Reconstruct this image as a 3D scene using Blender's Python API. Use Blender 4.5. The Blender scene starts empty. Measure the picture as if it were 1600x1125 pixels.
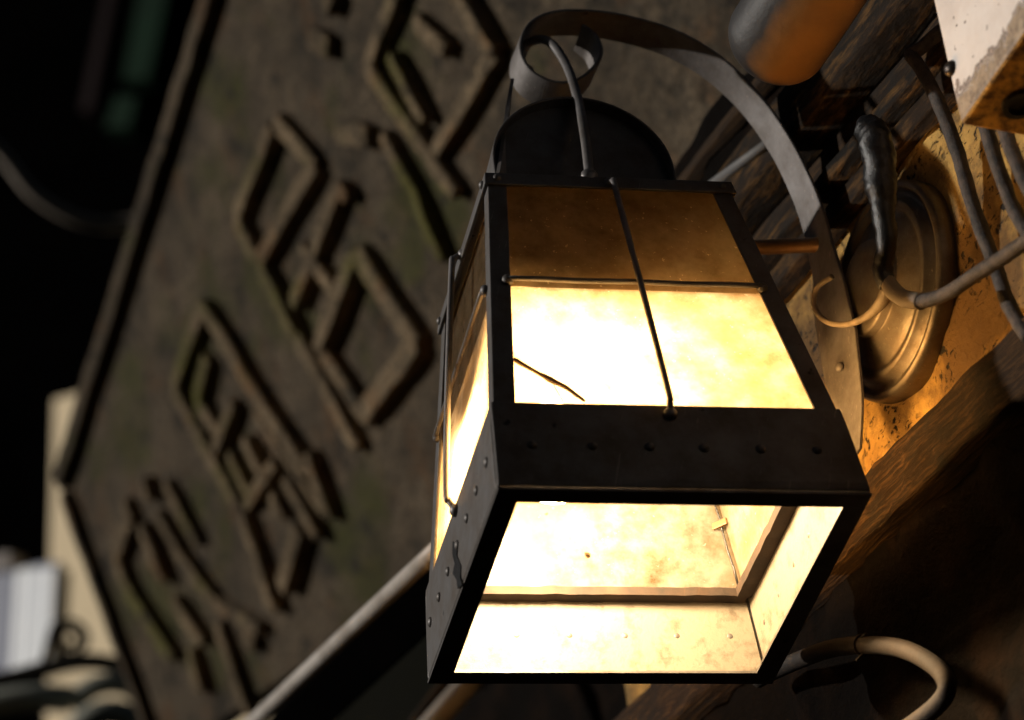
import bpy, bmesh, math, random
from mathutils import Vector, Matrix, noise
R_ = math.radians
random.seed(7)
sc = bpy.context.scene
COL = sc.collection

# ------------------------------------------------------------------ camera
Z0 = 2.5                                  # height of the lantern's lower edge above the street
CAM = Vector((-0.40984, -1.31156, -0.86986 + Z0))
FPX, CX, CY = 4627.9725, 800.0, 562.5
_v = Vector((2.22267, -0.14119, -0.22061))
ROT = Matrix.Rotation(_v.length, 3, _v.normalized())
cam = bpy.data.cameras.new('camera'); camo = bpy.data.objects.new('camera', cam); COL.objects.link(camo)
camo.matrix_world = Matrix.Translation(CAM) @ ROT.to_4x4()
cam.sensor_width = 36.0; cam.lens = FPX / 1600 * 36; cam.clip_end = 400; cam.clip_start = 0.05
cam.dof.use_dof = True; cam.dof.focus_distance = 1.70; cam.dof.aperture_fstop = 6.6
cam.dof.aperture_blades = 0
sc.camera = camo

# ------------------------------------------------------------------ frames of the place
FWD = -(ROT @ Vector((0, 0, 1)))
AZ = R_(-10)
E1 = Vector((math.sin(AZ), math.cos(AZ), 0))          # along the house wall, away from the camera
NW = Vector((-math.cos(AZ), math.sin(AZ), 0))         # wall normal, towards the street
UP = Vector((0, 0, 1))
WQ = Vector((0.178, -0.03, 0.19 + Z0))                # a point of the wall
TILT = R_(70)
AS = (-NW * math.cos(TILT) - UP * math.sin(TILT)).normalized()   # downwards in the leaning sign board
NS = E1.cross(AS).normalized()
if NS.dot(NW) < 0: NS = -NS

# ------------------------------------------------------------------ world, sun, exposure
LDIR = (-NS + 1.0 * (-E1 * 0.6 + AS).normalized()).normalized()        # direction the street light travels
sun = bpy.data.lights.new('sun', 'SUN'); sun.energy = 2.6; sun.angle = R_(1.2); sun.color = (1.0, 0.94, 0.86)
suno = bpy.data.objects.new('sun', sun); COL.objects.link(suno)
suno.rotation_euler = LDIR.to_track_quat('-Z', 'Y').to_euler()
suno.location = (-3, 2, 6)
w = bpy.data.worlds.new('World'); sc.world = w; w.use_nodes = True
nt = w.node_tree
sky = nt.nodes.new('ShaderNodeTexSky'); sky.sky_type = 'NISHITA'; sky.sun_disc = False
sky.sun_elevation = math.asin(-LDIR.z); sky.sun_rotation = math.atan2(-LDIR.x, -LDIR.y)
bg = nt.nodes['Background']; bg.inputs['Strength'].default_value = 0.006
nt.links.new(sky.outputs[0], bg.inputs['Color'])
sc.view_settings.view_transform = 'Standard'; sc.view_settings.look = 'None'
sc.view_settings.exposure = 0; sc.view_settings.gamma = 1; sc.view_settings.use_curve_mapping = False
sc.cycles.max_bounces = 10; sc.cycles.transmission_bounces = 8; sc.cycles.transparent_max_bounces = 12
sc.cycles.sample_clamp_indirect = 6

# ------------------------------------------------------------------ helpers
def ray(px, py):
    return ROT @ Vector(((px - CX) / FPX, -(py - CY) / FPX, -1.0))
def onp(px, py, n, q):
    d = ray(px, py); return CAM + d * ((q - CAM).dot(n) / d.dot(n))
def wallp(px, py, off=0.0): return onp(px, py, NW, WQ + NW * off)
def yp(px, py, y): return onp(px, py, Vector((0, 1, 0)), Vector((0, y, 0)))
def dp(px, py, depth): return CAM + ray(px, py) * depth

def thing(name, label, cat, loc=(0, 0, 0), group=None):
    o = bpy.data.objects.new(name, None); COL.objects.link(o); o.location = loc
    o.empty_display_size = 0.02
    o['label'] = label; o['category'] = cat
    if group: o['group'] = group
    return o
def tag(o, label, cat, group=None):
    o['label'] = label; o['category'] = cat
    if group: o['group'] = group
    return o
def wloc(o):
    v = Vector((0, 0, 0))
    while o is not None: v += o.location; o = o.parent
    return v
def obj(name, bm, mat, parent=None, smooth=False, bevel=0, seg=2, loc=None):
    bmesh.ops.recalc_face_normals(bm, faces=bm.faces[:])
    if parent is not None: off = wloc(parent); l = Vector((0, 0, 0))
    else:
        if loc is None:
            cs = [v.co for v in bm.verts]
            loc = Vector((sum(c.x for c in cs), sum(c.y for c in cs), sum(c.z for c in cs))) / max(1, len(cs))
        off = loc; l = loc
    for v in bm.verts: v.co -= off
    me = bpy.data.meshes.new(name); bm.to_mesh(me); bm.free()
    o = bpy.data.objects.new(name, me); COL.objects.link(o)
    if parent is not None: o.parent = parent
    else: o.location = l
    me.materials.append(mat)
    if smooth:
        for p in me.polygons: p.use_smooth = True
    if bevel:
        m = o.modifiers.new('bevel', 'BEVEL'); m.width = bevel; m.segments = seg; m.limit_method = 'ANGLE'; m.angle_limit = R_(35)
        m.harden_normals = False
    return o
def B(): return bmesh.new()
def hexa(bm, p):            # 8 points: 4 of one end, 4 of the other
    v = [bm.verts.new(q) for q in p]
    for f in ((0, 1, 2, 3), (7, 6, 5, 4), (0, 4, 5, 1), (1, 5, 6, 2), (2, 6, 7, 3), (3, 7, 4, 0)):
        bm.faces.new([v[i] for i in f])
def obox(bm, c, ax, ay, az):  # centre and three half-axes
    p = []
    for s in (-1, 1):
        for (i, j) in ((-1, -1), (1, -1), (1, 1), (-1, 1)):
            p.append(c + ax * i + ay * j + az * s)
    hexa(bm, p)
def prism(bm, pts, d):      # polygon extruded by vector d
    a = [bm.verts.new(p) for p in pts]; b = [bm.verts.new(p + d) for p in pts]
    bm.faces.new(a); bm.faces.new(b[::-1])
    n = len(a)
    for i in range(n): bm.faces.new((a[i], b[i], b[(i + 1) % n], a[(i + 1) % n]))
def loft(bm, rings, cap=True, closed=True):
    vs = [[bm.verts.new(p) for p in r] for r in rings]
    n = len(vs[0])
    for a, b in zip(vs, vs[1:]):
        for i in range(n if closed else n - 1):
            bm.faces.new((a[i], a[(i + 1) % n], b[(i + 1) % n], b[i]))
    if cap: bm.faces.new(vs[0][::-1]); bm.faces.new(vs[-1])
def smoothpath(P, n=8):
    P = [Vector(p) for p in P]; out = []
    for i in range(len(P) - 1):
        p0 = P[i - 1] if i else P[0] * 2 - P[1]
        p1, p2 = P[i], P[i + 1]
        p3 = P[i + 2] if i + 2 < len(P) else P[-1] * 2 - P[-2]
        for k in range(n):
            t = k / n
            out.append(0.5 * (2 * p1 + (p2 - p0) * t + (2 * p0 - 5 * p1 + 4 * p2 - p3) * t * t + (3 * p1 - p0 - 3 * p2 + p3) * t ** 3))
    out.append(P[-1]); return out
def lerpl(L, n):             # resample a list of numbers
    out = []
    for i in range(n):
        t = i / (n - 1) * (len(L) - 1); k = min(int(t), len(L) - 2); out.append(L[k] + (L[k + 1] - L[k]) * (t - k))
    return out
def tube(bm, P, r, sides=10, jit=0.0):
    n = len(P); rr = list(r) if isinstance(r, list) and len(r) == n else lerpl(list(r), n) if isinstance(r, (list, tuple)) else [r] * n
    rings = []; prev = None
    for i, p in enumerate(P):
        t = (P[min(i + 1, n - 1)] - P[max(i - 1, 0)]).normalized()
        u = t.orthogonal().normalized() if prev is None else (prev - t * prev.dot(t)).normalized()
        prev = u; v = t.cross(u); ring = []
        for k in range(sides):
            a = 2 * math.pi * k / sides
            q = u * math.cos(a) + v * math.sin(a)
            j = 1 + jit * (noise.noise((p + q * rr[i]) * 90) + 0.7 * noise.noise((p + q * rr[i]) * 260)) if jit else 1
            ring.append(p + q * rr[i] * j)
        rings.append(ring)
    loft(bm, rings)
def ribbon(bm, P, W, widths, th):   # flat strip: centre line, width directions, widths, thickness
    n = len(P); ww = lerpl(widths, n) if isinstance(widths, (list, tuple)) else [widths] * n
    rings = []
    for i, p in enumerate(P):
        t = (P[min(i + 1, n - 1)] - P[max(i - 1, 0)]).normalized()
        wd = (W[i] - t * W[i].dot(t)).normalized(); nn = t.cross(wd)
        h = wd * ww[i] / 2; k = nn * th / 2
        rings.append([p - h - k, p + h - k, p + h + k, p - h + k])
    loft(bm, rings)
def lathe(bm, c, axis, prof, seg=48):  # prof: (radius, height along axis)
    axis = axis.normalized(); u = axis.orthogonal().normalized(); v = axis.cross(u)
    rings = []
    for r, h in prof:
        rings.append([c + axis * h + (u * math.cos(2 * math.pi * k / seg) + v * math.sin(2 * math.pi * k / seg)) * max(r, 1e-5) for k in range(seg)])
    loft(bm, rings)
def dome(bm, c, axis, r, h, seg=10, rings=4):
    lathe(bm, c, axis, [(r, -h * 0.3)] + [(r * math.cos(i / rings * math.pi / 2), h * math.sin(i / rings * math.pi / 2)) for i in range(rings + 1)], seg)

# ------------------------------------------------------------------ materials
class NT:
    def __init__(s, name):
        s.m = bpy.data.materials.new(name); s.m.use_nodes = True; s.t = s.m.node_tree
        s.bs = s.t.nodes['Principled BSDF']; s.out = s.t.nodes['Material Output']
        s.pos = s.n('ShaderNodeNewGeometry').outputs['Position']
    def n(s, typ, **k):
        nd = s.t.nodes.new(typ)
        for a, b in k.items(): setattr(nd, a, b)
        return nd
    def l(s, a, b): s.t.links.new(a, b)
    def put(s, sock, v):
        if isinstance(v, bpy.types.NodeSocket): s.l(v, sock)
        else: sock.default_value = v
    def noise(s, scale, detail=6, rough=0.6, vec=None, dist=0.0):
        nd = s.n('ShaderNodeTexNoise'); nd.inputs['Scale'].default_value = scale; nd.inputs['Detail'].default_value = detail
        nd.inputs['Roughness'].default_value = rough; nd.inputs['Distortion'].default_value = dist
        s.l(vec if vec is not None else s.pos, nd.inputs['Vector']); return nd.outputs['Fac']
    def voro(s, scale, vec=None, rnd=1.0):
        nd = s.n('ShaderNodeTexVoronoi'); nd.inputs['Scale'].default_value = scale; nd.inputs['Randomness'].default_value = rnd
        s.l(vec if vec is not None else s.pos, nd.inputs['Vector']); return nd.outputs['Distance']
    def ramp(s, fac, stops):
        nd = s.n('ShaderNodeValToRGB'); s.l(fac, nd.inputs[0]); e = nd.color_ramp.elements
        while len(e) < len(stops): e.new(0.5)
        for el, (p, c) in zip(e, stops):
            el.position = p; el.color = (*c, 1) if isinstance(c, (tuple, list)) else (c, c, c, 1)
        return nd.outputs[0]
    def math(s, op, a, b=0.0, c=0.0):
        nd = s.n('ShaderNodeMath', operation=op)
        for i, v in enumerate((a, b, c)): s.put(nd.inputs[i], v)
        return nd.outputs[0]
    def mix(s, f, a, b, typ='MIX'):
        nd = s.n('ShaderNodeMix', data_type='RGBA', blend_type=typ)
        s.put(nd.inputs['Factor'], f)
        s.put(nd.inputs[6], (*a, 1) if isinstance(a, tuple) else a); s.put(nd.inputs[7], (*b, 1) if isinstance(b, tuple) else b)
        return nd.outputs[2]
    def frame(s, dirs, scl):          # coordinates along given directions
        cx = s.n('ShaderNodeCombineXYZ')
        for i, (d, k) in enumerate(zip(dirs, scl)):
            v = s.n('ShaderNodeVectorMath', operation='DOT_PRODUCT'); s.l(s.pos, v.inputs[0]); v.inputs[1].default_value = d * k
            s.l(v.outputs['Value'], cx.inputs[i])
        return cx.outputs[0]
    def bump(s, h, strength=0.5, dist=0.002, normal=None):
        nd = s.n('ShaderNodeBump'); nd.inputs['Strength'].default_value = strength; nd.inputs['Distance'].default_value = dist
        s.l(h, nd.inputs['Height'])
        if normal is not None: s.l(normal, nd.inputs['Normal'])
        return nd.outputs[0]
    def done(s, color, rough=0.7, metal=0.0, normal=None, spec=0.5):
        s.put(s.bs.inputs['Base Color'], (*color, 1) if isinstance(color, tuple) else color)
        s.put(s.bs.inputs['Roughness'], rough); s.put(s.bs.inputs['Metallic'], metal)
        s.bs.inputs['Specular IOR Level'].default_value = spec
        if normal is not None: s.l(normal, s.bs.inputs['Normal'])
        return s.m

def m_metal(name, c=(0.122, 0.116, 0.114), c2=(0.075, 0.061, 0.050), rough=0.5, metal=0.4, spots=True):
    s = NT(name)
    a = s.noise(38, 8, 0.65); b = s.noise(420, 4, 0.7); g = s.noise(160, 5, 0.75)
    col = s.mix(s.ramp(a, [(0.38, 0.0), (0.66, 1.0)]), c, c2)
    col = s.mix(s.ramp(b, [(0.6, 0.0), (0.8, 0.5)]), col, (c[0] * 1.8, c[1] * 1.75, c[2] * 1.7))
    if spots:
        col = s.mix(s.ramp(g, [(0.66, 0.0), (0.74, 1.0)]), col, (0.07, 0.035, 0.016))
        col = s.mix(s.ramp(s.noise(75, 3, 0.5), [(0.72, 0.0), (0.75, 1.0)]), col, (0.012, 0.011, 0.01))
    sv = s.frame((Vector((0.3, 0.2, 1)).normalized(), Vector((1, 0, -0.3)).normalized(), Vector((0, 1, 0))), (25.0, 520.0, 520.0))
    col = s.mix(s.ramp(s.noise(1.0, 3, 0.6, sv, 0.3), [(0.66, 0.0), (0.74, 0.6)]), col, (c[0] * 2.4, c[1] * 2.2, c[2] * 2.0))
    r = s.math('MULTIPLY_ADD', a, 0.35, rough - 0.15)
    n = s.bump(b, 0.22, 0.0006, s.bump(a, 0.25, 0.0015))
    return s.done(col, r, metal, n)

def m_wood(name, along, c1, c2, c3, fine=420.0, rough=0.75):
    s = NT(name); d = along.normalized(); u = d.orthogonal().normalized(); v = d.cross(u)
    vec = s.frame((d, u, v), (4.0, 45.0, 45.0)); vec2 = s.frame((d, u, v), (30.0, fine, fine))
    a = s.noise(1.0, 7, 0.65, vec, 0.5); b = s.noise(1.0, 5, 0.7, vec2, 0.2); c = s.noise(26, 6, 0.7)
    col = s.mix(s.ramp(a, [(0.35, 0.0), (0.65, 1.0)]), c1, c2)
    col = s.mix(s.ramp(b, [(0.48, 0.0), (0.68, 1.0)]), col, c3)
    col = s.mix(s.ramp(c, [(0.5, 0.0), (0.7, 0.85)]), col, (0.012, 0.010, 0.008))
    n = s.bump(b, 0.8, 0.0022, s.bump(c, 0.5, 0.005))
    return s.done(col, rough, 0, n, 0.12)

def m_simple(name, c, c2, scale=30, rough=0.6, bumpd=0.002, metal=0.0, thr=(0.4, 0.65), spec=0.5):
    s = NT(name); a = s.noise(scale, 8, 0.68); b = s.noise(scale * 6, 5, 0.7)
    col = s.mix(s.ramp(a, [(thr[0], 0.0), (thr[1], 1.0)]), c, c2)
    n = s.bump(b, 0.5, bumpd, s.bump(a, 0.4, bumpd * 2))
    return s.done(col, rough, metal, n, spec)

def m_sign(name, kk, hue=(1.0, 0.95, 0.88)):
    s = NT(name)
    vec = s.frame((E1, AS, NS), (9.0, 14.0, 14.0))
    a = s.noise(1.0, 8, 0.68, vec, 0.4); b = s.noise(70, 6, 0.7); c = s.noise(7, 5, 0.6); e = s.noise(16, 4, 0.6)
    col = s.mix(s.ramp(a, [(0.34, 0.0), (0.66, 1.0)]), (0.030, 0.025, 0.019), (0.170, 0.142, 0.112))
    col = s.mix(s.ramp(b, [(0.5, 0.0), (0.72, 0.8)]), col, (0.165, 0.130, 0.095))
    col = s.mix(s.ramp(e, [(0.56, 0.0), (0.68, 0.75)]), col, (0.13, 0.075, 0.038))
    col = s.mix(s.ramp(c, [(0.53, 0.0), (0.64, 0.8)]), col, (0.055, 0.066, 0.008))
    col = s.mix(s.ramp(s.noise(210, 4, 0.75), [(0.42, 0.75), (0.56, 0.0)]), col, (0.03, 0.026, 0.02))
    col = s.mix(s.ramp(s.noise(24, 6, 0.7), [(0.36, 0.9), (0.46, 0.0)]), col, (0.020, 0.018, 0.015))
    col = s.mix(1.0, col, (kk * hue[0], kk * hue[1], kk * hue[2]), 'MULTIPLY')
    n = s.bump(b, 1.0, 0.012, s.bump(a, 1.0, 0.035))
    return s.done(col, 0.85, 0, n, 0.25)

def m_plaster():
    s = NT('speckled_ochre_plaster')
    a = s.noise(16, 8, 0.65); b = s.noise(60, 8, 0.72); c = s.noise(130, 3, 0.55)
    vec = s.frame((E1, UP, NW), (150.0, 330.0, 200.0)); k = s.noise(1.0, 3, 0.6, vec, 0.6)
    col = s.mix(s.ramp(a, [(0.36, 0.0), (0.66, 1.0)]), (0.58, 0.36, 0.10), (0.34, 0.19, 0.05))
    col = s.mix(s.ramp(b, [(0.5, 0.0), (0.66, 0.8)]), col, (0.12, 0.075, 0.035))
    col = s.mix(s.ramp(s.noise(9, 5, 0.6), [(0.46, 0.0), (0.60, 0.92)]), col, (0.10, 0.055, 0.02))
    sp = s.math('MAXIMUM', s.ramp(k, [(0.60, 0.0), (0.68, 1.0)]), s.ramp(c, [(0.585, 0.0), (0.66, 1.0)]))
    sp = s.math('MULTIPLY', sp, s.ramp(s.noise(22, 3, 0.5), [(0.42, 0.0), (0.52, 1.0)]))
    col = s.mix(sp, col, (0.014, 0.011, 0.008))
    h = s.math('SUBTRACT', b, s.math('MULTIPLY', sp, 0.5))
    n = s.bump(h, 0.8, 0.004, s.bump(a, 0.5, 0.008))
    return s.done(col, 0.85, 0, n, 0.25)

def m_whitebox():
    s = NT('chipped_white_enamel')
    a = s.noise(30, 7, 0.65); sp = s.noise(230, 2, 0.5); big = s.noise(14, 7, 0.7)
    col = s.mix(s.ramp(a, [(0.4, 0.0), (0.7, 1.0)]), (0.74, 0.71, 0.69), (0.62, 0.57, 0.54))
    # rust creeping up from the lower edge: height above the edge, broken up by noise
    hgt = s.n('ShaderNodeVectorMath', operation='DOT_PRODUCT'); s.l(s.pos, hgt.inputs[0]); hgt.inputs[1].default_value = UP
    h = s.math('SUBTRACT', hgt.outputs['Value'], BOXZ)
    h = s.math('ADD', h, s.math('MULTIPLY', s.math('SUBTRACT', big, 0.5), 0.10))
    edge = s.ramp(s.math('MULTIPLY', h, 20.0), [(0.20, 1.0), (0.27, 0.0)])
    line = s.ramp(s.math('MULTIPLY', h, 20.0), [(0.22, 0.0), (0.27, 1.0), (0.31, 0.0)])
    rust_glow = s.mix(s.ramp(s.noise(120, 6, 0.7), [(0.4, 0.0), (0.65, 1.0)]), (0.36, 0.28, 0.19), (0.11, 0.075, 0.045))
    nn = s.n('ShaderNodeVectorMath', operation='DOT_PRODUCT'); gg = s.n('ShaderNodeNewGeometry'); s.l(gg.outputs['Normal'], nn.inputs[0]); nn.inputs[1].default_value = -UP
    rust_glow = s.mix(s.ramp(nn.outputs['Value'], [(0.3, 0.0), (0.6, 1.0)]), rust_glow, s.mix(s.ramp(s.noise(90, 7, 0.75), [(0.42, 0.0), (0.6, 1.0)]), (0.62, 0.34, 0.07), (0.10, 0.05, 0.02)))  # underside orange: rust plus the lantern's warm light mixed into the colour
    col = s.mix(edge, col, rust_glow); col = s.mix(line, col, (0.12, 0.08, 0.065))
    col = s.mix(s.ramp(sp, [(0.70, 0.0), (0.73, 1.0)]), col, (0.10, 0.07, 0.06))
    n = s.bump(s.noise(200, 5, 0.7), 0.2, 0.001, s.bump(edge, 0.4, 0.002))
    return s.done(col, 0.5, 0, n, 0.4)

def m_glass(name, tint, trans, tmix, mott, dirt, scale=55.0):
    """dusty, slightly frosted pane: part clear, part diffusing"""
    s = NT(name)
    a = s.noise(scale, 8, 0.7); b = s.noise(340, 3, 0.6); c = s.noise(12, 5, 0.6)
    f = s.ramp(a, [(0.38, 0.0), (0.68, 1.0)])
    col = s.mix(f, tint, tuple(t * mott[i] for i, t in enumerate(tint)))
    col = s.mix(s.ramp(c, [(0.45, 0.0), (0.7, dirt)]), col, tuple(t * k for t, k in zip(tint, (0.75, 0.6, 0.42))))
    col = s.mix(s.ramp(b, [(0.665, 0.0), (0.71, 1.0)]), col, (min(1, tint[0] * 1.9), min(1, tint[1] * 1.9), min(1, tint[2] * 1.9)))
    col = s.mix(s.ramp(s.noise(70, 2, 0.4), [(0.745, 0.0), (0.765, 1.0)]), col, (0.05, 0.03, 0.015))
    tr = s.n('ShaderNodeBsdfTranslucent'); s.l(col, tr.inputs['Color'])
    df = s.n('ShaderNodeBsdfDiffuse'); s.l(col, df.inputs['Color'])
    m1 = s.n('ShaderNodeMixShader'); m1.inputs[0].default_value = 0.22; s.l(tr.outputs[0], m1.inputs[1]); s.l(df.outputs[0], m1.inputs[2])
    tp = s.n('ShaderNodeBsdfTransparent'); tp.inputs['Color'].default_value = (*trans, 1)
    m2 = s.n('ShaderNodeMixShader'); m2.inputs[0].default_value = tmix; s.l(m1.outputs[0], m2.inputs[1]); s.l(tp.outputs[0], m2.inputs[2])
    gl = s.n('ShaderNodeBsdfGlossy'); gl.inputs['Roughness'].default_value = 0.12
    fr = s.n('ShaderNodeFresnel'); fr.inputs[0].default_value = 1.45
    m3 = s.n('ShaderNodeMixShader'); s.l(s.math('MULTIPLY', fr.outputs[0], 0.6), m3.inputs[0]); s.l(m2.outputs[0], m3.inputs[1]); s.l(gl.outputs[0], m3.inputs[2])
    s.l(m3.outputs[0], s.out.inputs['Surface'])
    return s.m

def m_emit(name, c, k):
    s = NT(name); e = s.n('ShaderNodeEmission'); e.inputs[0].default_value = (*c, 1); e.inputs[1].default_value = k
    s.l(e.outputs[0], s.out.inputs['Surface']); return s.m

METAL = m_metal('weathered_black_metal')
STRAPM = m_metal('weathered_grey_strap', (0.20, 0.185, 0.18), (0.10, 0.085, 0.075), 0.5, 0.35)
RODM = m_metal('dull_grey_rod', (0.22, 0.21, 0.21), (0.12, 0.105, 0.095), 0.45, 0.5, False)
PLATEM = m_metal('aged_brass_plate', (0.20, 0.175, 0.14), (0.12, 0.09, 0.06), 0.42, 0.75)
BRASS = m_metal('brown_brass', (0.22, 0.12, 0.05), (0.12, 0.06, 0.025), 0.45, 0.5, False)
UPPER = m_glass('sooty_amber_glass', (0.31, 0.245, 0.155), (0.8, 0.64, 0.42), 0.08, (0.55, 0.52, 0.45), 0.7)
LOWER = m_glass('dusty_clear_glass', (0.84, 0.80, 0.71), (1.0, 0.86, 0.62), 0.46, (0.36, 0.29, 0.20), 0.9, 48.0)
BULB = m_emit('bulb_glow', (1.0, 0.71, 0.39), 390.0)
LINING = m_simple('cream_painted_lining', (0.17, 0.145, 0.11), (0.06, 0.042, 0.025), 70, 0.6, 0.0006, thr=(0.5, 0.72))
LEDGE = m_metal('rusty_ledge', (0.034, 0.016, 0.006), (0.010, 0.006, 0.003), 0.8, 0.0)
PORC = m_simple('brown_socket', (0.10, 0.07, 0.04), (0.05, 0.03, 0.02))
SIGN = m_sign('weathered_sign_board', 1.45, (1.0, 0.89, 0.72)); CARVED = m_sign('weathered_carving', 3.1, (1.0, 0.87, 0.66))
PLASTER = m_plaster()
ET = (E1 + UP * 0.15).normalized()                   # the timbers rise a little along the wall
DTIMB = m_wood('dark_timber', ET, (0.013, 0.007, 0.004), (0.026, 0.014, 0.006), (0.085, 0.045, 0.016))
OCHRE = m_wood('ochre_moulding', ET, (0.022, 0.011, 0.004), (0.006, 0.004, 0.002), (0.11, 0.055, 0.015), 150)
BLACKW = m_simple('sooty_boards', (0.003, 0.002, 0.0014), (0.016, 0.008, 0.004), 14, 0.9, 0.006, thr=(0.5, 0.75), spec=0.04)
CABLEM = m_simple('grimy_cable_sheath', (0.062, 0.045, 0.035), (0.006, 0.005, 0.004), 120, 0.6, 0.002)
HOSEM = m_simple('dull_ochre_hose', (0.026, 0.014, 0.006), (0.012, 0.007, 0.0035), 30, 0.8, 0.001)
CABLEL = m_simple('cream_cable_sheath', (0.25, 0.20, 0.14), (0.09, 0.06, 0.04), 38, 0.55, 0.001, thr=(0.45, 0.7))
TAPE = m_simple('black_tape', (0.006, 0.006, 0.006), (0.010, 0.009, 0.009), 50, 0.34, 0.0012)
PIPEM = m_simple('grey_pipe', (0.10, 0.10, 0.105), (0.16, 0.15, 0.14), 14, 0.6, 0.001, spec=0.3)
def m_pipe_glow():
    s = NT('grey_pipe_painted_glow'); nn = s.n('ShaderNodeVectorMath', operation='DOT_PRODUCT'); g = s.n('ShaderNodeNewGeometry')
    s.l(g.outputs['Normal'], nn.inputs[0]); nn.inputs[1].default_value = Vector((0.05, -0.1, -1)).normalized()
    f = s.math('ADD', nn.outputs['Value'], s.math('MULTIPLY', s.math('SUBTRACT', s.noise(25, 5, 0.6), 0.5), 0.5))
    col = s.mix(s.ramp(f, [(0.58, 0.0), (1.0, 1.0)]), (0.030, 0.028, 0.028), (0.36, 0.165, 0.042))  # lantern's warm light on the underside painted as orange over the grey
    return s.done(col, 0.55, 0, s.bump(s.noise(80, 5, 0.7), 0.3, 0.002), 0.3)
PIPE_GLOW = m_pipe_glow()
BATTEN = m_simple('pale_painted_rail', (0.50, 0.46, 0.42), (0.30, 0.26, 0.22), 16, 0.5, 0.001)
RAILM = m_simple('pale_rail', (0.36, 0.31, 0.26), (0.22, 0.18, 0.15), 20, 0.5, 0.001)
CREAM = m_simple('cream_render', (0.74, 0.60, 0.38), (0.68, 0.54, 0.34), 3, 0.8, 0.003)
NIGHT = m_simple('unlit_facade', (0.0022, 0.002, 0.002), (0.0012, 0.0012, 0.0012), 3, 0.95, 0.003, spec=0.0)
GREEN = m_simple('green_paint', (0.006, 0.034, 0.015), (0.004, 0.024, 0.010), 4, 0.6, 0.001, spec=0.2)
MAROON = m_simple('maroon_paint', (0.022, 0.010, 0.010), (0.014, 0.006, 0.006), 4, 0.6, 0.001, spec=0.2)
CURT = m_simple('pale_blue_slat', (0.84, 0.87, 0.90), (0.76, 0.80, 0.86), 4, 0.6, 0.001)
CURTD = m_simple('blue_grey_slat', (0.20, 0.22, 0.30), (0.15, 0.17, 0.24), 4, 0.6, 0.001)
IRON = m_simple('wrought_iron', (0.030, 0.024, 0.018), (0.05, 0.04, 0.03), 10, 0.6, 0.001)
AWN = m_simple('grey_green_awning', (0.50, 0.52, 0.45), (0.34, 0.35, 0.30), 6, 0.6, 0.002)
BLUEP = m_simple('blue_paint', (0.10, 0.14, 0.32), (0.07, 0.09, 0.22), 10, 0.5, 0.001)
STONE = m_simple('grey_stone', (0.30, 0.27, 0.25), (0.10, 0.085, 0.075), 18, 0.85, 0.006)
TWIGM = m_simple('dry_twig', (0.09, 0.045, 0.015), (0.05, 0.025, 0.01), 90, 0.7, 0.0005)
SCREWM = m_metal('old_screw', (0.10, 0.09, 0.08), (0.04, 0.03, 0.025), 0.35, 0.8, False)

# ------------------------------------------------------------------ the house wall on the right
wall = thing('house_wall', 'grimy ochre house wall with dark timber beams, behind the lantern bracket', 'wall', WQ - NW * 0.02)
def wuv(u, z, off=0.0): return Vector((WQ.x, WQ.y, 0)) + E1 * u + NW * off + UP * (z + Z0)
def slab(name, u0, u1, z0, z1, front, back, mat, par=wall, bevel=0.002):
    bm = B(); sl = 0.15
    p = []
    for off in (back, front):
        for u, z in ((u0, z0), (u1, z0), (u1, z1), (u0, z1)): p.append(wuv(u, z + sl * u, off))
    hexa(bm, p); return obj(name, bm, mat, par, bevel=bevel)
def rough_slab(name, u0, u1, z0, z1, front, back, mat, nu, nz, amp, par=wall, freq=18):
    bm = B(); g = []
    for j in range(nz + 1):
        row = []
        for i in range(nu + 1):
            u = u0 + (u1 - u0) * i / nu; z = z0 + (z1 - z0) * j / nz + 0.15 * u
            q = wuv(u, z, 0)
            d = noise.fractal(q * freq, 0.9, 2.1, 4) * amp
            row.append(bm.verts.new(wuv(u, z, front + d)))
        g.append(row)
    for j in range(nz):
        for i in range(nu): bm.faces.new((g[j][i], g[j][i + 1], g[j + 1][i + 1], g[j + 1][i]))
    # closed sides and back
    rim = g[0] + [r[-1] for r in g[1:]] + g[-1][-2::-1] + [r[0] for r in g[-2:0:-1]]
    bk = [bm.verts.new(v.co - NW * (v.co - WQ).dot(NW) + NW * back) for v in rim]
    n = len(rim)
    for i in range(n): bm.faces.new((rim[i], rim[(i + 1) % n], bk[(i + 1) % n], bk[i]))
    bm.faces.new(bk)
    return obj(name, bm, mat, par, smooth=True)
rough_slab('plaster_panel', -0.62, 0.44, 0.055, 0.345, 0.0, -0.10, PLASTER, 90, 30, 0.004)
rough_slab('timber_beam', -0.62, 0.44, 0.045, 0.083, 0.022, -0.08, DTIMB, 120, 8, 0.0035, freq=30)
rough_slab('lower_boards', -0.62, 0.44, -0.45, 0.042, 0.006, -0.10, BLACKW, 100, 50, 0.012, freq=14)
for (z0, z1, f, m) in ((0.268, 0.284, 0.012, OCHRE), (0.288, 0.299, 0.020, OCHRE), (0.304, 0.326, 0.010, DTIMB),
                       (0.330, 0.372, 0.030, OCHRE)):
    rough_slab('moulding', -0.62, 0.44, z0, z1, f, -0.06, m, 110, 3, 0.0011, freq=30)
rough_slab('upper_boards', -0.62, 0.44, 0.374, 0.455, 0.004, -0.10, BLACKW, 90, 30, 0.008, freq=16)
rough_slab('moulding', -0.62, 0.44, 0.415, 0.424, 0.016, -0.02, DTIMB, 80, 3, 0.001, freq=34)
# the far end of the house is dark boarding set back
rough_slab('boarding', 0.442, 1.6, 0.0, 0.42, -0.16, -0.22, BLACKW, 60, 24, 0.006)

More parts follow.
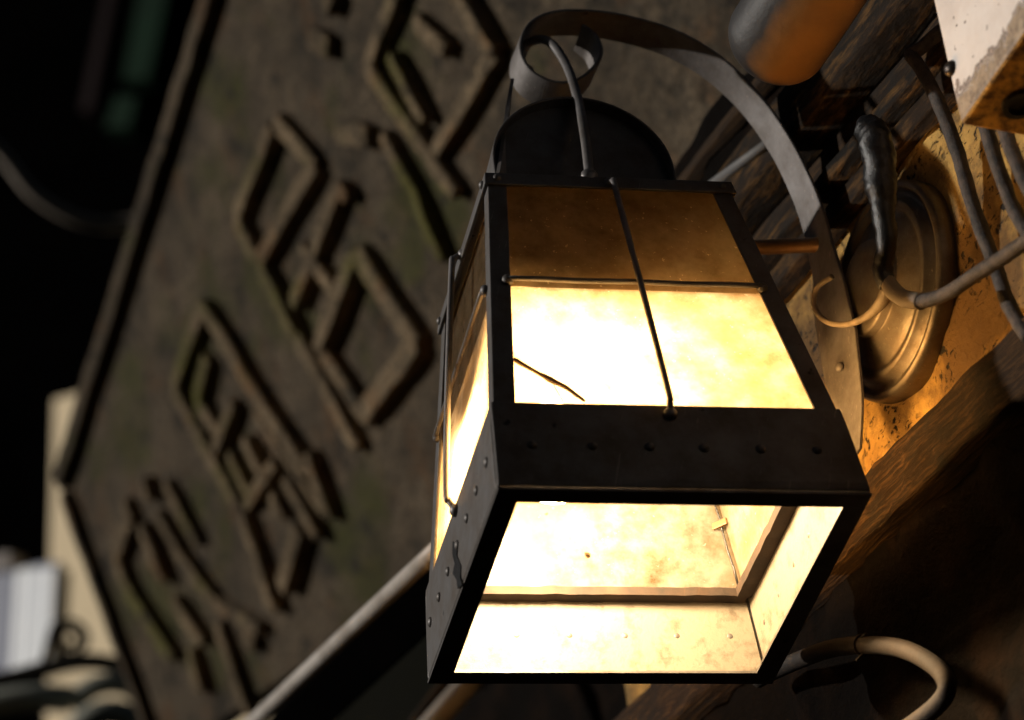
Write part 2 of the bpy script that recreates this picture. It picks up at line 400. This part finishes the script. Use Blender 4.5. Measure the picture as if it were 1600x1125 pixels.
# ------------------------------------------------------------------ the sign board
SQ = wallp(1110, 130, -0.10)
def sp(px, py, off=0.0): return onp(px, py, NS, SQ + NS * off)
sign = thing('sign_board', 'big weathered wooden sign board with raised characters, mossy, leaning from the wall', 'sign', sp(500, 600, -0.03))
def grid_poly(pts, step): pass
bm = B()
outline = [(352, -60), (92, 762), (250, 1190), (520, 1010), (700, 838), (1160, 178), (1330, -60)]
prism(bm, [sp(*p) for p in outline], -NS * 0.035)
obj('panel', bm, SIGN, sign, bevel=0.004)
def seg_bar(bm, a, b, wpx, h, base=-0.002, sub=14, jit=0.0012, taper=1.0):
    """raised bar on the board between two picture points; rounded top, uneven edges"""
    P, Q = sp(*a), sp(*b); d = (Q - P); L = d.length; t = d / L; s = NS.cross(t)
    k = (sp(a[0] + 1, a[1]) - sp(a[0], a[1])).length
    wd = wpx * ((P + Q) / 2 - CAM).dot(FWD) / FPX * 0.98
    n = max(3, int(L / 0.012)); rings = []
    ends = 0.004
    for i in range(n + 1):
        f = i / n; c = P + t * (L * f)
        wj = wd * (1 + 0.10 * noise.noise(c * 40)) * (1 + (taper - 1) * f)
        if i in (0, n): wj *= 0.86
        c = c + s * 0.0022 * noise.noise(c * 23 + Vector((5, 1, 2)))
        hh = h * (1 + 0.08 * noise.noise(c * 30 + Vector((9, 9, 9))))
        if i in (0, n): hh *= 0.88
        w2 = wj / 2
        rings.append([c - s * w2 * 1.04 + NS * base, c - s * w2 + NS * hh * 0.88, c - s * w2 * 0.86 + NS * hh,
                      c + s * w2 * 0.86 + NS * hh, c + s * w2 + NS * hh * 0.88, c + s * w2 * 1.04 + NS * base])
    loft(bm, rings)
STROKES = [
 # each carved character: polylines in the picture, with stroke widths
 [([(640, -30), (590, 104), (682, 236), (728, 300)], 30), ([(628, 84), (680, 186)], 22), ([(728, -20), (788, 82), (694, 240)], 30),
  ([(664, 30), (712, 78)], 34), ([(536, -10), (526, 18)], 26)],
 [([(498, 58), (528, 74)], 42), ([(540, 204), (590, 212)], 40)],
 [([(446, 184), (506, 258), (418, 410)], 30), ([(440, 200), (386, 340), (424, 414)], 26), ([(424, 414), (478, 520), (572, 696)], 28),
  ([(548, 288), (508, 388), (474, 476)], 26), ([(548, 288), (560, 308)], 26)],
 [([(612, 210), (664, 300), (706, 404)], 24), ([(574, 392), (668, 534), (588, 640)], 40), ([(574, 392), (514, 544), (592, 656)], 30),
  ([(486, 384), (540, 456)], 24)],
 [([(332, 474), (286, 604), (392, 796), (446, 952)], 26), ([(332, 474), (420, 616), (498, 736)], 26),
  ([(336, 556), (322, 628), (354, 672)], 26), ([(380, 628), (352, 702)], 22), ([(374, 706), (410, 778)], 20),
  ([(398, 684), (436, 752)], 20), ([(442, 722), (398, 790)], 24), ([(440, 770), (456, 806)], 24), ([(496, 706), (530, 806)], 26),
  ([(462, 744), (512, 836)], 24), ([(484, 826), (458, 918)], 36), ([(414, 640), (520, 800)], 14)],
 [([(206, 782), (218, 812), (194, 868), (214, 914), (284, 1024)], 26), ([(236, 818), (272, 904)], 24),
  ([(272, 752), (320, 846)], 22), ([(258, 800), (290, 850)], 18), ([(286, 852), (350, 938), (420, 978)], 24),
  ([(288, 934), (332, 1002)], 24), ([(352, 972), (402, 1112)], 24), ([(396, 990), (412, 1004)], 34), ([(312, 1010), (330, 1080)], 22),
  ([(240, 744), (250, 780)], 20)],
]
for i, ch in enumerate(STROKES):
    glyph = bpy.data.objects.new('character', None); COL.objects.link(glyph); glyph.parent = sign; glyph.empty_display_size = 0.02
    k = 0
    for pl, wd in ch:
        bm = B()
        for a, b in zip(pl, pl[1:]):
            seg_bar(bm, a, b, wd * 0.98, 0.0140 + 0.0008 * (k % 5)); k += 1
        obj('stroke', bm, CARVED, glyph)
# raised border along the upper edge and the far end
bm = B(); seg_bar(bm, (357, -60), (103, 752), 30, 0.015); obj('border', bm, SIGN, sign)
bm = B(); seg_bar(bm, (110, 770), (260, 1180), 18, 0.014); obj('border', bm, SIGN, sign)

# pale pipe in front of the board's lower corner
bm = B(); P0, P1 = dp(700, 842, 1.96), dp(330, 1190, 2.62)
tube(bm, [P0 + (P1 - P0) * (i / 12) for i in range(13)], 0.0062, 16)
tag(obj('support_pipe', bm, BATTEN, smooth=True), 'pale straight pipe slanting up behind the lantern below the sign', 'pipe')
bm = B(); P0, P1 = dp(748, 858, 2.05), dp(392, 1200, 2.72)
obox(bm, (P0 + P1) / 2 , (P1 - P0) / 2, FWD * 0.006, ((P1 - P0).cross(FWD)).normalized() * 0.020)
tag(obj('dark_rafter', bm, NIGHT, bevel=0.003), 'dark rafter running just below the pale slanting pipe', 'rafter')  # one even near-black colour

# ------------------------------------------------------------------ the bracket
brk = thing('wall_bracket', 'grey iron bracket strap with scroll, fixed to a round stepped wall plate', 'bracket', wuv(-0.03, 0.19))
# plate: axis along the wall normal
pc = Vector((0.165, -0.034, 0.190 + Z0)); pc = pc + NW * (0.006 - (pc - WQ).dot(NW))
bm = B()
lathe(bm, pc, NW, [(0.0, -0.02), (0.0655, -0.02), (0.0665, 0.000), (0.0660, 0.004), (0.0640, 0.0065), (0.0615, 0.0062), (0.0600, 0.0035), (0.0560, 0.0030),
                   (0.0548, 0.0095), (0.0520, 0.0110), (0.0490, 0.0085), (0.0470, 0.0078), (0.0460, 0.0086), (0.0400, 0.0105), (0.0330, 0.0135), (0.0300, 0.0142), (0.0294, 0.0146),
                   (0.0288, 0.0186), (0.0272, 0.0200), (0.0200, 0.0204), (0.0, 0.0206)], 72)
obj('back_plate', bm, PLATEM, brk, smooth=False, bevel=0)
brk_plate = bpy.data.objects['back_plate']
for p in brk_plate.data.polygons: p.use_smooth = True
# strap: ring scroll, long arch, lower leaf
pts = [(904, 58), (926, 78), (930, 108), (900, 140), (862, 147), (822, 128), (806, 92), (822, 54), (868, 36), (950, 40), (1040, 64), (1112, 104),
       (1172, 160), (1220, 228), (1252, 292), (1273, 350), (1286, 405), (1297, 472), (1314, 556), (1333, 640), (1342, 705)]
P = smoothpath([yp(x, y, 0.0) for x, y in pts], 10)
W = [Vector((-0.10, 1, 0))] * len(P)
wd = [0.023] * 13 + [0.024, 0.026, 0.029, 0.032, 0.046, 0.050, 0.030, 0.006]
bm = B(); ribbon(bm, P, W, wd, 0.0022)
obj('strap', bm, STRAPM, brk, smooth=False, bevel=0.0004, seg=1)
bm = B(); a, b = yp(1150, 388, 0.03), yp(1294, 382, 0.0)
tube(bm, [a + (b - a) * (i / 8) for i in range(9)], 0.0047, 14); obj('tie_rod', bm, BRASS, brk, smooth=True)
for (x, y) in ((1283, 352), (1316, 575)):
    c = yp(x, y, 0.0); bm = B(); dome(bm, c + Vector((-0.002, -0.001, 0)), Vector((-0.8, -0.5, -0.2)), 0.003, 0.002); obj('rivet', bm, STRAPM, brk, smooth=True)

# ------------------------------------------------------------------ the lantern
SK, TX, DY = -0.03177, -0.01634, 0.93692
ZB, ZT = 0.0540, 0.2341
def S(z):
    if z < ZB: return 0.1 + (0.0962 - 0.1) * z / ZB
    return 0.0962 + (0.07203 - 0.0962) * (z - ZB) / (ZT - ZB)
def lp(a, b, z):
    s = S(z); return Vector((a * s + SK * b * s + TX * z, b * s * DY, z + Z0))
def fp(k, t, off, z):
    q = 1 - off / S(z)
    return lp(*((t, -q), (q, t), (-t, q), (-q, -t))[k], z)
lan = thing('lantern', 'lit four-sided metal wall lantern with glass panes, riveted skirt and rounded hood', 'lantern', (0, 0, Z0))
# corner posts
for sa in (-1, 1):
    for sb in (-1, 1):
        bm = B(); rings = []
        for z, wv in ((0.050, 0.0125), (0.2335, 0.0112)):
            s = S(z); th = 0.0018
            rings.append([lp(sa * (1 - da / s), sb * (1 - db / s), z) for da, db in ((0, 0), (wv, 0), (wv, th), (th, th), (th, wv), (0, wv))])
        loft(bm, rings); obj('post', bm, METAL, lan, bevel=0.0006)
# skirt panels with rivets, lower flange, inner ledge
skirt = []
for k in range(4):
    e = -0.0012; th = 0.0026
    bm = B(); tt = 1.0 + 0.0012 / 0.1 if k in (0, 2) else 1.0 - 0.0016 / 0.1
    zs = (0.0008, 0.006, 0.022, 0.040, ZB, ZB + 0.0045); rings = []
    for z in zs:
        o = e - (0.0006 if 0.004 < z < 0.045 else 0)
        rings.append([fp(k, -tt, o, z), fp(k, tt, o, z), fp(k, tt, o + th, z), fp(k, -tt, o + th, z)])
    loft(bm, rings)
    p = obj('skirt_panel', bm, METAL, lan, bevel=0.0009); skirt.append(p)
    for i in range(6 if k != 3 else 7):
        t = (-0.80 + 1.6 * i / 5 + random.uniform(-0.018, 0.018)) if k != 3 else (-0.84 + 1.68 * i / 6)
        bm = B(); c = fp(k, t, e - 0.0006, 0.028); nrm = (c - fp(k, t, 0.01, 0.028)).normalized()
        dome(bm, c, nrm, random.uniform(0.0027, 0.0033), 0.0018)
        dome(bm, fp(k, t, e + th, 0.028), -nrm, 0.0024, 0.0012)
        obj('rivet', bm, METAL, p, smooth=True)
    bm = B(); rings = []; tl = 0.965
    for z in (0.0020, 0.028, ZB - 0.002):
        o = e + th + 0.0002
        rings.append([fp(k, -tl, o, z), fp(k, tl, o, z), fp(k, tl, o + 0.0006, z), fp(k, -tl, o + 0.0006, z)])
    loft(bm, rings); obj('lining', bm, LINING, p)
bm = B(); rs = random.Random(3); tp = []
for (x, y) in ((709, 846), (716, 852), (715, 868), (721, 884), (720, 902), (724, 914), (717, 920), (714, 906), (709, 896), (712, 880), (707, 866)):
    a = fp(3, -1, -0.0019, 0.01); b = fp(3, 1, -0.0019, 0.01); c = fp(3, 0, -0.0019, 0.05)
    tp.append(onp(x + rs.uniform(-1, 1), y, (b - a).cross(c - a).normalized(), a))
prism(bm, tp, Vector((-0.0005, 0, 0))); obj('peeled_patch', bm, TAPE, skirt[3])
bm = B()
for k in range(4):
    q = 1.0 + 0.0012 / 0.1; wv = 0.0115
    a0, a1 = fp(k, -q, -0.0012, 0), fp(k, q, -0.0012, 0); s = 0.1
    b0, b1 = fp(k, -(1 - wv / s), wv, 0), fp(k, (1 - wv / s), wv, 0)
    d = UP * 0.0016
    hexa(bm, [a0 - d, a1 - d, b1 - d, b0 - d, a0 - d * 0.02, a1 - d * 0.02, b1 - d * 0.02, b0 - d * 0.02])
bmesh.ops.remove_doubles(bm, verts=bm.verts, dist=1e-5)
obj('flange', bm, METAL, lan)
for k in range(4):
    bm = B(); tt = 0.955 if k in (0, 2) else 0.90
    P = [fp(k, -tt + 2 * tt * i / 24, 0.0062 + 0.0005 * noise.noise(Vector((i * 0.9, k * 7, 0))), ZB - 0.001 + 0.0006 * noise.noise(Vector((i * 0.7, k * 3, 4)))) for i in range(25)]
    hh = 0.0048 if k == 1 else 0.0040; ins = (fp(k, 0, 0.02, ZB) - fp(k, 0, 0, ZB)).normalized()
    rings = [[p - ins * hh - UP * hh * 0.8, p + ins * hh - UP * hh * 0.8, p + ins * hh + UP * hh * 0.5, p + ins * hh * 0.4 + UP * hh, p - ins * hh + UP * hh] for p in P]
    loft(bm, rings); obj('glass_ledge', bm, LEDGE, lan)
# panes
ZM = 0.150
for k in range(4):
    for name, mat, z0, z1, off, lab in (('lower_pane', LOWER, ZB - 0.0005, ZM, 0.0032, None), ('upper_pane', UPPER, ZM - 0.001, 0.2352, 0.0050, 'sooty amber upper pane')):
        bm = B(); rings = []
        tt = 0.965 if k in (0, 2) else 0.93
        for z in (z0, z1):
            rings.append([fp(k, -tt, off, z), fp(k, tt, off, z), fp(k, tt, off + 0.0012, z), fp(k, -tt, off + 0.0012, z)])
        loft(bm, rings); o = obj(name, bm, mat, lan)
        if lab: o['label'] = lab
# guard rods outside every face
for k in range(4):
    bm = B()
    P = smoothpath([fp(k, 0.0, -0.002, 0.2350), fp(k, 0.0, -0.0062, 0.2315), fp(k, 0.0, -0.0072, 0.2230), fp(k, 0.0, -0.0078, 0.14), fp(k, 0, -0.0072, 0.066), fp(k, 0.0, -0.0056, 0.058), fp(k, 0.0, -0.0020, 0.0515)], 6)
    tube(bm, P, 0.0019, 8)
    dome(bm, fp(k, 0, -0.001, 0.2350), (fp(k, 0, -0.01, 0.235) - fp(k, 0, 0, 0.235)), 0.0040, 0.0030)
    dome(bm, fp(k, 0, -0.0025, 0.0512), (fp(k, 0, -0.01, 0.05) - fp(k, 0, 0, 0.05)), 0.0038, 0.0028)
    obj('upright_rod', bm, RODM, lan, smooth=True)
    bm = B()
    tube(bm, [fp(k, -0.88 + 1.76 * i / 16, -0.0022, ZM + 0.002 + 0.0003 * math.sin(i)) for i in range(17)], 0.0016, 8)
    for t in (-0.88, 0.88):
        dome(bm, fp(k, t, -0.0010, ZM + 0.002), (fp(k, t, -0.01, ZM) - fp(k, t, 0, ZM)), 0.0034, 0.0026)
    obj('cross_rod', bm, METAL, lan, smooth=True)
# top rim
for k in range(4):
    bm = B(); rings = []; tt = 1.0 + 0.0022 / 0.072 if k in (0, 2) else 1.0 - 0.0002 / 0.072
    for z in (0.2300, 0.2395):
        rings.append([fp(k, -tt, -0.0022, z), fp(k, tt, -0.0022, z), fp(k, tt, -0.0001, z), fp(k, -tt, -0.0001, z)])
    loft(bm, rings); r = obj('top_rim', bm, METAL, lan, bevel=0.0006)
    for t in (-0.93, 0.93):
        bm = B(); c = fp(k, t, -0.0022, 0.2350); dome(bm, c, (c - fp(k, t, 0.01, 0.235)), 0.0026, 0.0020); obj('rivet', bm, METAL, r, smooth=True)
bm = B(); rings = []
for z in (0.2368, 0.2384): rings.append([lp(a, b, z) for a, b in ((-.99, -.99), (.99, -.99), (.99, .99), (-.99, .99))])
loft(bm, rings); obj('roof_plate', bm, METAL, lan)
# barrel hood
HX = TX * 0.24 - 0.0040; HR = 0.0550; HL = 0.0300
def arch(r, leg, nn=28):
    A = [(-r, 0.0), (-r, leg * 0.5)]
    A += [(-r * math.cos(i / nn * math.pi), leg + r * math.sin(i / nn * math.pi)) for i in range(nn + 1)]
    return A + [(r, leg * 0.5), (r, 0.0)]
bm = B(); rings = []
for (ox, oz), (ix, iz) in zip(arch(HR, HL), arch(HR - 0.0016, HL)):
    rings.append([Vector((HX + ox, -0.046, Z0 + 0.2386 + oz)), Vector((HX + ox, 0.060, Z0 + 0.2386 + oz)), Vector((HX + ix, 0.060, Z0 + 0.2386 + iz)), Vector((HX + ix, -0.046, Z0 + 0.2386 + iz))])
loft(bm, rings); obj('hood', bm, METAL, lan, bevel=0.0004, seg=1)
for y in (-0.038, 0.050):
    bm = B(); prism(bm, [Vector((HX + x, y, Z0 + 0.2386 + z)) for x, z in arch(HR - 0.0017, HL)], Vector((0, 0.0015, 0)))
    obj('hood_end', bm, METAL, lan)
# bail: round rod from the front rim up through the scroll and down behind; flat hanger on the left
P = [yp(921, 274, -0.067), yp(914, 215, -0.060), yp(903, 155, -0.046), yp(884, 100, -0.026), yp(856, 64, -0.010), yp(826, 68, 0.004)]
last = P[-1]
P += [last + Vector((-0.005, 0.006, -0.010)), last + Vector((0.001, 0.008, -0.017))]
bm = B(); tube(bm, smoothpath(P, 8), 0.0029, 12); dome(bm, P[0], Vector((0, -1, 0)), 0.005, 0.003); obj('bail', bm, RODM, lan, smooth=True)
P = smoothpath([yp(783, 282, -0.045), yp(788, 225, -0.036), yp(794, 170, -0.020), yp(800, 128, -0.008)], 6)
n = len(P); W = [Vector((0.5, 0.85, 0)).lerp(Vector((0.05, 1, 0)), i / (n - 1)) for i in range(n)]
bm = B(); ribbon(bm, P, W, [0.011, 0.008, 0.006, 0.005], 0.0022); obj('hanger_strip', bm, STRAPM, lan)
# dark seam and clip where the back and right panes meet
bm = B(); q = 1 - 0.0075 / 0.09
tube(bm, [lp(q, q, ZB + 0.004 + 0.09 * i / 8) + Vector((0.0004 * math.sin(i * 2), 0, 0)) for i in range(9)], 0.0007, 6); obj('corner_seam', bm, TAPE, lan, smooth=True)
bm = B(); c = lp(q - 0.01, q - 0.01, 0.098); obox(bm, c, Vector((0.0035, -0.0035, 0)), Vector((0.0006, 0.0006, 0)), UP * 0.0022); obj('pane_clip', bm, BRASS, lan, bevel=0.0004)
# bulb and socket
BZ = 0.088
bc = Vector((TX * BZ - 0.038, 0.000, Z0 + BZ))
bm = B(); bmesh.ops.create_uvsphere(bm, u_segments=32, v_segments=16, radius=0.026)
for v in bm.verts:
    if v.co.z > 0: v.co.z *= 1.35
    v.co += bc
obj('bulb', bm, BULB, lan, smooth=True)
bm = B(); lathe(bm, bc + UP * 0.033, UP, [(0.0, 0), (0.017, 0), (0.019, 0.004), (0.019, 0.030), (0.014, 0.036), (0.010, 0.05), (0.010, 0.1140), (0, 0.1140)], 24)
obj('socket', bm, PORC, lan)
bm = B(); lathe(bm, bc + UP * 0.0335, UP, [(0.012, 0.004), (0.041, -0.005), (0.0415, -0.004), (0.012, 0.006)], 32); obj('added_shade_disc', bm, LINING, lan)  # unseen disc added above the bulb to darken the upper panes
# twig caught on the front glass
bm = B()
def fpx(px, py, off=0.0022):
    a = fp(0, -1, off, 0.06); b = fp(0, 1, off, 0.06); c = fp(0, 0, off, 0.14)
    return onp(px, py, (b - a).cross(c - a).normalized(), a)
tube(bm, smoothpath([fpx(803, 561), fpx(830, 577), fpx(858, 592), fpx(885, 606), fpx(914, 627)], 4), [0.0014, 0.0015, 0.0015, 0.0013, 0.0010], 6, 0.4)
tube(bm, smoothpath([fpx(862, 596), fpx(870, 610), fpx(880, 627)], 3), [0.0004, 0.0003], 5)
tag(obj('twig', bm, TWIGM), 'thin dry twig caught against the front glass at its lower left corner', 'twig')

# ------------------------------------------------------------------ white box at the upper right
bcor = wallp(1500, 197, 0.075)
BOXZ = bcor.z
WHITE = m_whitebox()
box = thing('junction_box', 'white enamel box with rusting lower edge and a screw, top right on the wall', 'box', bcor)
bm = B()
p = []
ez = (UP * 1.0 - E1 * 0.06).normalized()
for off in (0.0, -0.07):
    c = bcor + NW * off
    p += [c, c - E1 * 0.30, c - E1 * 0.30 + ez * 0.26, c + ez * 0.26]
hexa(bm, p); obj('body', bm, WHITE, box, bevel=0.003, seg=3)
c = onp(1487, 107, NW, bcor); bm = B(); dome(bm, c + NW * 0.0005, NW + Vector((0, -.3, 0)), 0.0046, 0.003, 12); obj('screw', bm, SCREWM, box, smooth=True)
c = onp(1594, 160, UP, bcor); bm = B(); lathe(bm, c, -UP, [(0.006, -0.001), (0.010, -0.001), (0.010, 0.003), (0.007, 0.003), (0.007, 0.0005)], 20); obj('grommet', bm, TAPE, box)

# ------------------------------------------------------------------ cables, taped joint
def cable(name, pts, r, mat, label, cat='cable', jit=0.12, sides=12, group=None):
    P = smoothpath([wallp(x, y, o) for x, y, o in pts], 10)
    bm = B(); tube(bm, P, r, sides, jit); return tag(obj(name, bm, mat, smooth=True), label, cat, group)
cable('cable', [(1480, 40, 0.02), (1440, 74, 0.03), (1424, 84, 0.034), (1436, 104, 0.034), (1462, 150, 0.034), (1490, 220, 0.030), (1514, 300, 0.026), (1538, 372, 0.022), (1560, 430, 0.020), (1578, 480, 0.020), (1608, 530, 0.022)],
      0.0042, CABLEM, 'grey-brown cable bending out beside the white box and running down the plaster')
cable('cable', [(1520, 140, 0.03), (1542, 205, 0.03), (1562, 268, 0.028), (1586, 330, 0.026), (1640, 420, 0.026)], 0.0041, CABLEM, 'dark cable coming down under the white box, nearer the lantern')
cable('cable', [(1552, 140, 0.03), (1572, 210, 0.03), (1592, 262, 0.028), (1640, 360, 0.026)], 0.0041, CABLEM, 'dark cable under the white box closest to the right picture edge')
cable('cable', [(1386, 438, 0.052), (1394, 452, 0.052), (1412, 466, 0.050), (1440, 471, 0.048), (1480, 458, 0.046), (1530, 425, 0.045), (1570, 400, 0.045), (1640, 350, 0.045)],
      [0.0046, 0.0041, 0.0041, 0.0041, 0.0043], CABLEM, 'thick grimy cable sweeping right out of the black taped joint, pale at its start')
bm = B(); sw = bpy.data.objects['cable.003']
tube(bm, smoothpath([wallp(1385, 434, 0.052), wallp(1394, 452, 0.052), wallp(1412, 466, 0.050), wallp(1440, 471, 0.048)], 6), [0.0046, 0.0050, 0.0049, 0.0047], 12)
obj('sleeve', bm, CABLEL, sw, smooth=True)
cable('cable_joint', [(1352, 196, 0.058), (1360, 203, 0.058), (1370, 225, 0.058), (1376, 270, 0.057), (1380, 320, 0.056), (1385, 380, 0.055), (1380, 420, 0.054), (1388, 446, 0.052)],
      [0.0055, 0.0085, 0.0098, 0.0098, 0.0090, 0.0064, 0.0056, 0.0066, 0.0050], TAPE, 'lumpy black taped cable joint standing upright before the round wall plate', 'cable joint', 0.22, 16)
cable('lead_wire', [(1388, 452, 0.050), (1376, 474, 0.050), (1352, 496, 0.050), (1318, 507, 0.050), (1288, 500, 0.048), (1272, 478, 0.046), (1276, 450, 0.044), (1300, 432, 0.040)],
      [0.0042, 0.0034, 0.0022, 0.0018, 0.0018, 0.0018, 0.0018, 0.0018], CABLEL, 'thin pale lead looping from the taped joint to the bracket strap', 'wire', 0.0)
hose = thing('hose', 'cream hose curving over the dark boards low on the right, held by a tie', 'hose', wallp(1350, 1010, 0.03))
bm = B(); P = smoothpath([wallp(x, y, 0.035) for x, y in ((1185, 1062), (1215, 1046), (1290, 1016), (1350, 1008), (1410, 1014), (1462, 1042), (1480, 1074), (1460, 1106), (1400, 1150))], 8)
tube(bm, P, 0.0052, 12); obj('tube', bm, HOSEM, hose, smooth=True)
bm = B(); c = wallp(1348, 1008, 0.035); lathe(bm, c, (wallp(1400, 1011, 0.035) - wallp(1300, 1012, 0.035)), [(0.0054, -0.001), (0.0064, -0.001), (0.0064, 0.001), (0.0054, 0.001)], 14)
tube(bm, [c + UP * 0.005, wallp(1352, 990, 0.04)], 0.0008, 6); tube(bm, [c - UP * 0.005, wallp(1338, 1032, 0.04)], 0.0008, 6)
obj('tie', bm, HOSEM, hose)

# ------------------------------------------------------------------ round-ended pipe at the top
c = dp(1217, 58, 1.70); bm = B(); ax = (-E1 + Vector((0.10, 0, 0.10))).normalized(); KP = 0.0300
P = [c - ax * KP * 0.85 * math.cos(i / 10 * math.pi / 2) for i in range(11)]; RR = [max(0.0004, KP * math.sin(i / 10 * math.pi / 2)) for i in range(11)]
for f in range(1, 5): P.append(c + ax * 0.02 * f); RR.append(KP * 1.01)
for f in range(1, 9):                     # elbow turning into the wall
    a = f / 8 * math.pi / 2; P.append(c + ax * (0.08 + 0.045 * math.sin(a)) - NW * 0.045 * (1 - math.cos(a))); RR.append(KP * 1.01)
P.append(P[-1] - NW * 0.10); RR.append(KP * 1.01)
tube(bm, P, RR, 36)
tag(obj('capped_pipe', bm, PIPE_GLOW, smooth=True), 'round-ended pipe at the top, grey, with warm lantern light coloured onto its underside', 'pipe')
bm = B(); tube(bm, [wallp(1110, 292, 0.03), wallp(1150, 262, 0.03), wallp(1215, 215, 0.03)], 0.004, 10)
tag(obj('conduit', bm, PIPEM, smooth=True), 'thin dark grey conduit on the wall right of the hood', 'conduit')

# ------------------------------------------------------------------ the far side of the alley
# cream house, lower left
hn = Vector((-0.86, -0.51, 0)).normalized(); hx = Vector((-hn.y, hn.x, 0)); HQ = dp(120, 850, 6.0)
def hp(px, py, off=0.0): return onp(px, py, hn, HQ + hn * off)
house = thing('cream_house', 'cream rendered house across the alley, showing past the sign, with a slatted window', 'house', HQ)
bm = B(); prism(bm, [hp(*p) for p in ((84, 624), (190, 596), (420, 900), (420, 1300), (66, 1300))], -hn * 0.5)
obj('wall', bm, CREAM, house)
bm = B(); prism(bm, [hp(*p, 0.001) for p in ((-30, 900), (96, 880), (82, 1060), (-40, 1060))], hn * 0.01)
win = obj('window', bm, CURTD, house)
for i in range(6):
    x0 = -30 + i * 21; mat = (CURT, CURTD, CURTD, CURT, CURT, CURT)[i]
    bm = B(); prism(bm, [hp(x0, 892, 0.012), hp(x0 + 18, 890, 0.012), hp(x0 + 8, 1050, 0.012), hp(x0 - 10, 1050, 0.012)], hn * 0.012)
    obj('slat', bm, mat, win)
bm = B(); prism(bm, [hp(x, y, 0.002) for x, y in ((-40, 884), (40, 872), (40, 896), (-40, 908))], hn * 0.04); obj('lintel', bm, STONE, house)
# wrought-iron scroll and curved awnings below it
bm = B(); P = []
for i in range(60):
    a = i / 59 * 3.6 * math.pi; r = 33 * (1 - i / 59 * 0.72)
    P.append(dp(108 - r * math.cos(a + 0.6), 1000 - r * math.sin(a + 0.6) * 0.95, 4.6))
P = [dp(60, 1050, 4.6), dp(70, 1028, 4.6)] + P
tube(bm, P, 0.0055, 8); tag(obj('iron_scroll', bm, IRON, smooth=True), 'wrought-iron scroll in front of the cream house wall', 'scroll')
def awn(pts, r, mat, label, cat, name, dep, jit=0.0):
    bm = B(); tube(bm, smoothpath([dp(x, y, dep) for x, y in pts], 8), r, 14, jit); return tag(obj(name, bm, mat, smooth=True), label, cat)
awn([(-60, 1076), (20, 1058), (90, 1040), (150, 1034), (230, 1050)], 0.013, IRON, 'dark iron rail under the scroll', 'rail', 'iron_rail', 4.5)
awn([(-60, 1112), (0, 1098), (60, 1090), (110, 1092)], 0.020, AWN, 'grey rounded rail low in the left corner', 'rail', 'awning_rail', 4.4)
awn([(110, 1098), (150, 1072), (195, 1070), (228, 1100), (240, 1140)], 0.016, AWN, 'curved grey-green awning hoop beside the sign end', 'awning', 'awning_hoop', 4.4)
awn([(110, 1150), (150, 1118), (195, 1118), (225, 1150)], 0.020, AWN, 'lower curved awning hoop at the bottom picture edge', 'awning', 'awning_hoop', 4.35)
# unlit building, upper left
dn = Vector((-0.55, -0.85, 0)).normalized(); DQ = dp(150, 300, 9.0)
dark = thing('dark_building', 'unlit dark building across the alley with faint green shutters', 'building', DQ)
def dq(px, py, off=0.0): return onp(px, py, dn, DQ + dn * off)
bm = B(); prism(bm, [dq(*p) for p in ((-900, -700), (1300, -700), (1500, 1600), (-900, 1600))], -dn * 1.0); obj('wall', bm, NIGHT, dark)
for q, m, nm in ((((238, -30), (284, -30), (246, 142), (206, 142)), GREEN, 'shutter'), (((196, 168), (228, 168), (216, 218), (178, 218)), GREEN, 'shutter'),
             (((186, -30), (200, -30), (156, 190), (140, 190)), MAROON, 'downpipe')):
    bm = B(); prism(bm, [dq(*p, 0.02) for p in q], dn * 0.06); obj(nm, bm, m, dark)
awn([(-60, 190), (0, 238), (50, 300), (110, 338), (170, 351), (236, 340), (300, 318)], 0.011, RAILM, 'slack grey cable hanging across the dark at the left', 'cable', 'overhead_cable', 4.6)
# bits seen under the lantern
def post(px0, px1, y0, y1, dep, mat, name, label, cat):
    bm = B(); a = dp(px0, y0, dep); b = dp(px1, y0, dep); c = dp(px1 - 4, y1, dep); d = dp(px0 - 4, y1, dep)
    prism(bm, [a, b, c, d], FWD * (b - a).length); return tag(obj(name, bm, mat, bevel=0.002), label, cat)
post(806, 824, 960, 1180, 3.0, BLUEP, 'blue_post', 'narrow blue post seen under the lantern skirt', 'post')
post(795, 804, 960, 1180, 3.05, RAILM, 'pale_strip', 'thin pale upright strip left of the blue post', 'strip')
post(880, 960, 960, 1180, 3.1, NIGHT, 'dark_pillar', 'dark pillar under the lantern, right of the blue post', 'pillar')
bm = B(); P0, P1 = dp(800, 990, 2.6), dp(640, 1170, 2.5); tube(bm, [P0, (P0 + P1) / 2, P1], 0.010, 10)
tag(obj('brown_strut', bm, RAILM, smooth=True), 'pale strut slanting below the lantern, left of the blue post', 'strut')
bm = B(); P0, P1 = dp(745, 1010, 2.6), dp(620, 1170, 2.5); tube(bm, [P0, (P0 + P1) / 2, P1], 0.007, 10)
tag(obj('brown_strut', bm, OCHRE, smooth=True), 'brown strut slanting below the lantern skirt, leftmost of the pair', 'strut')
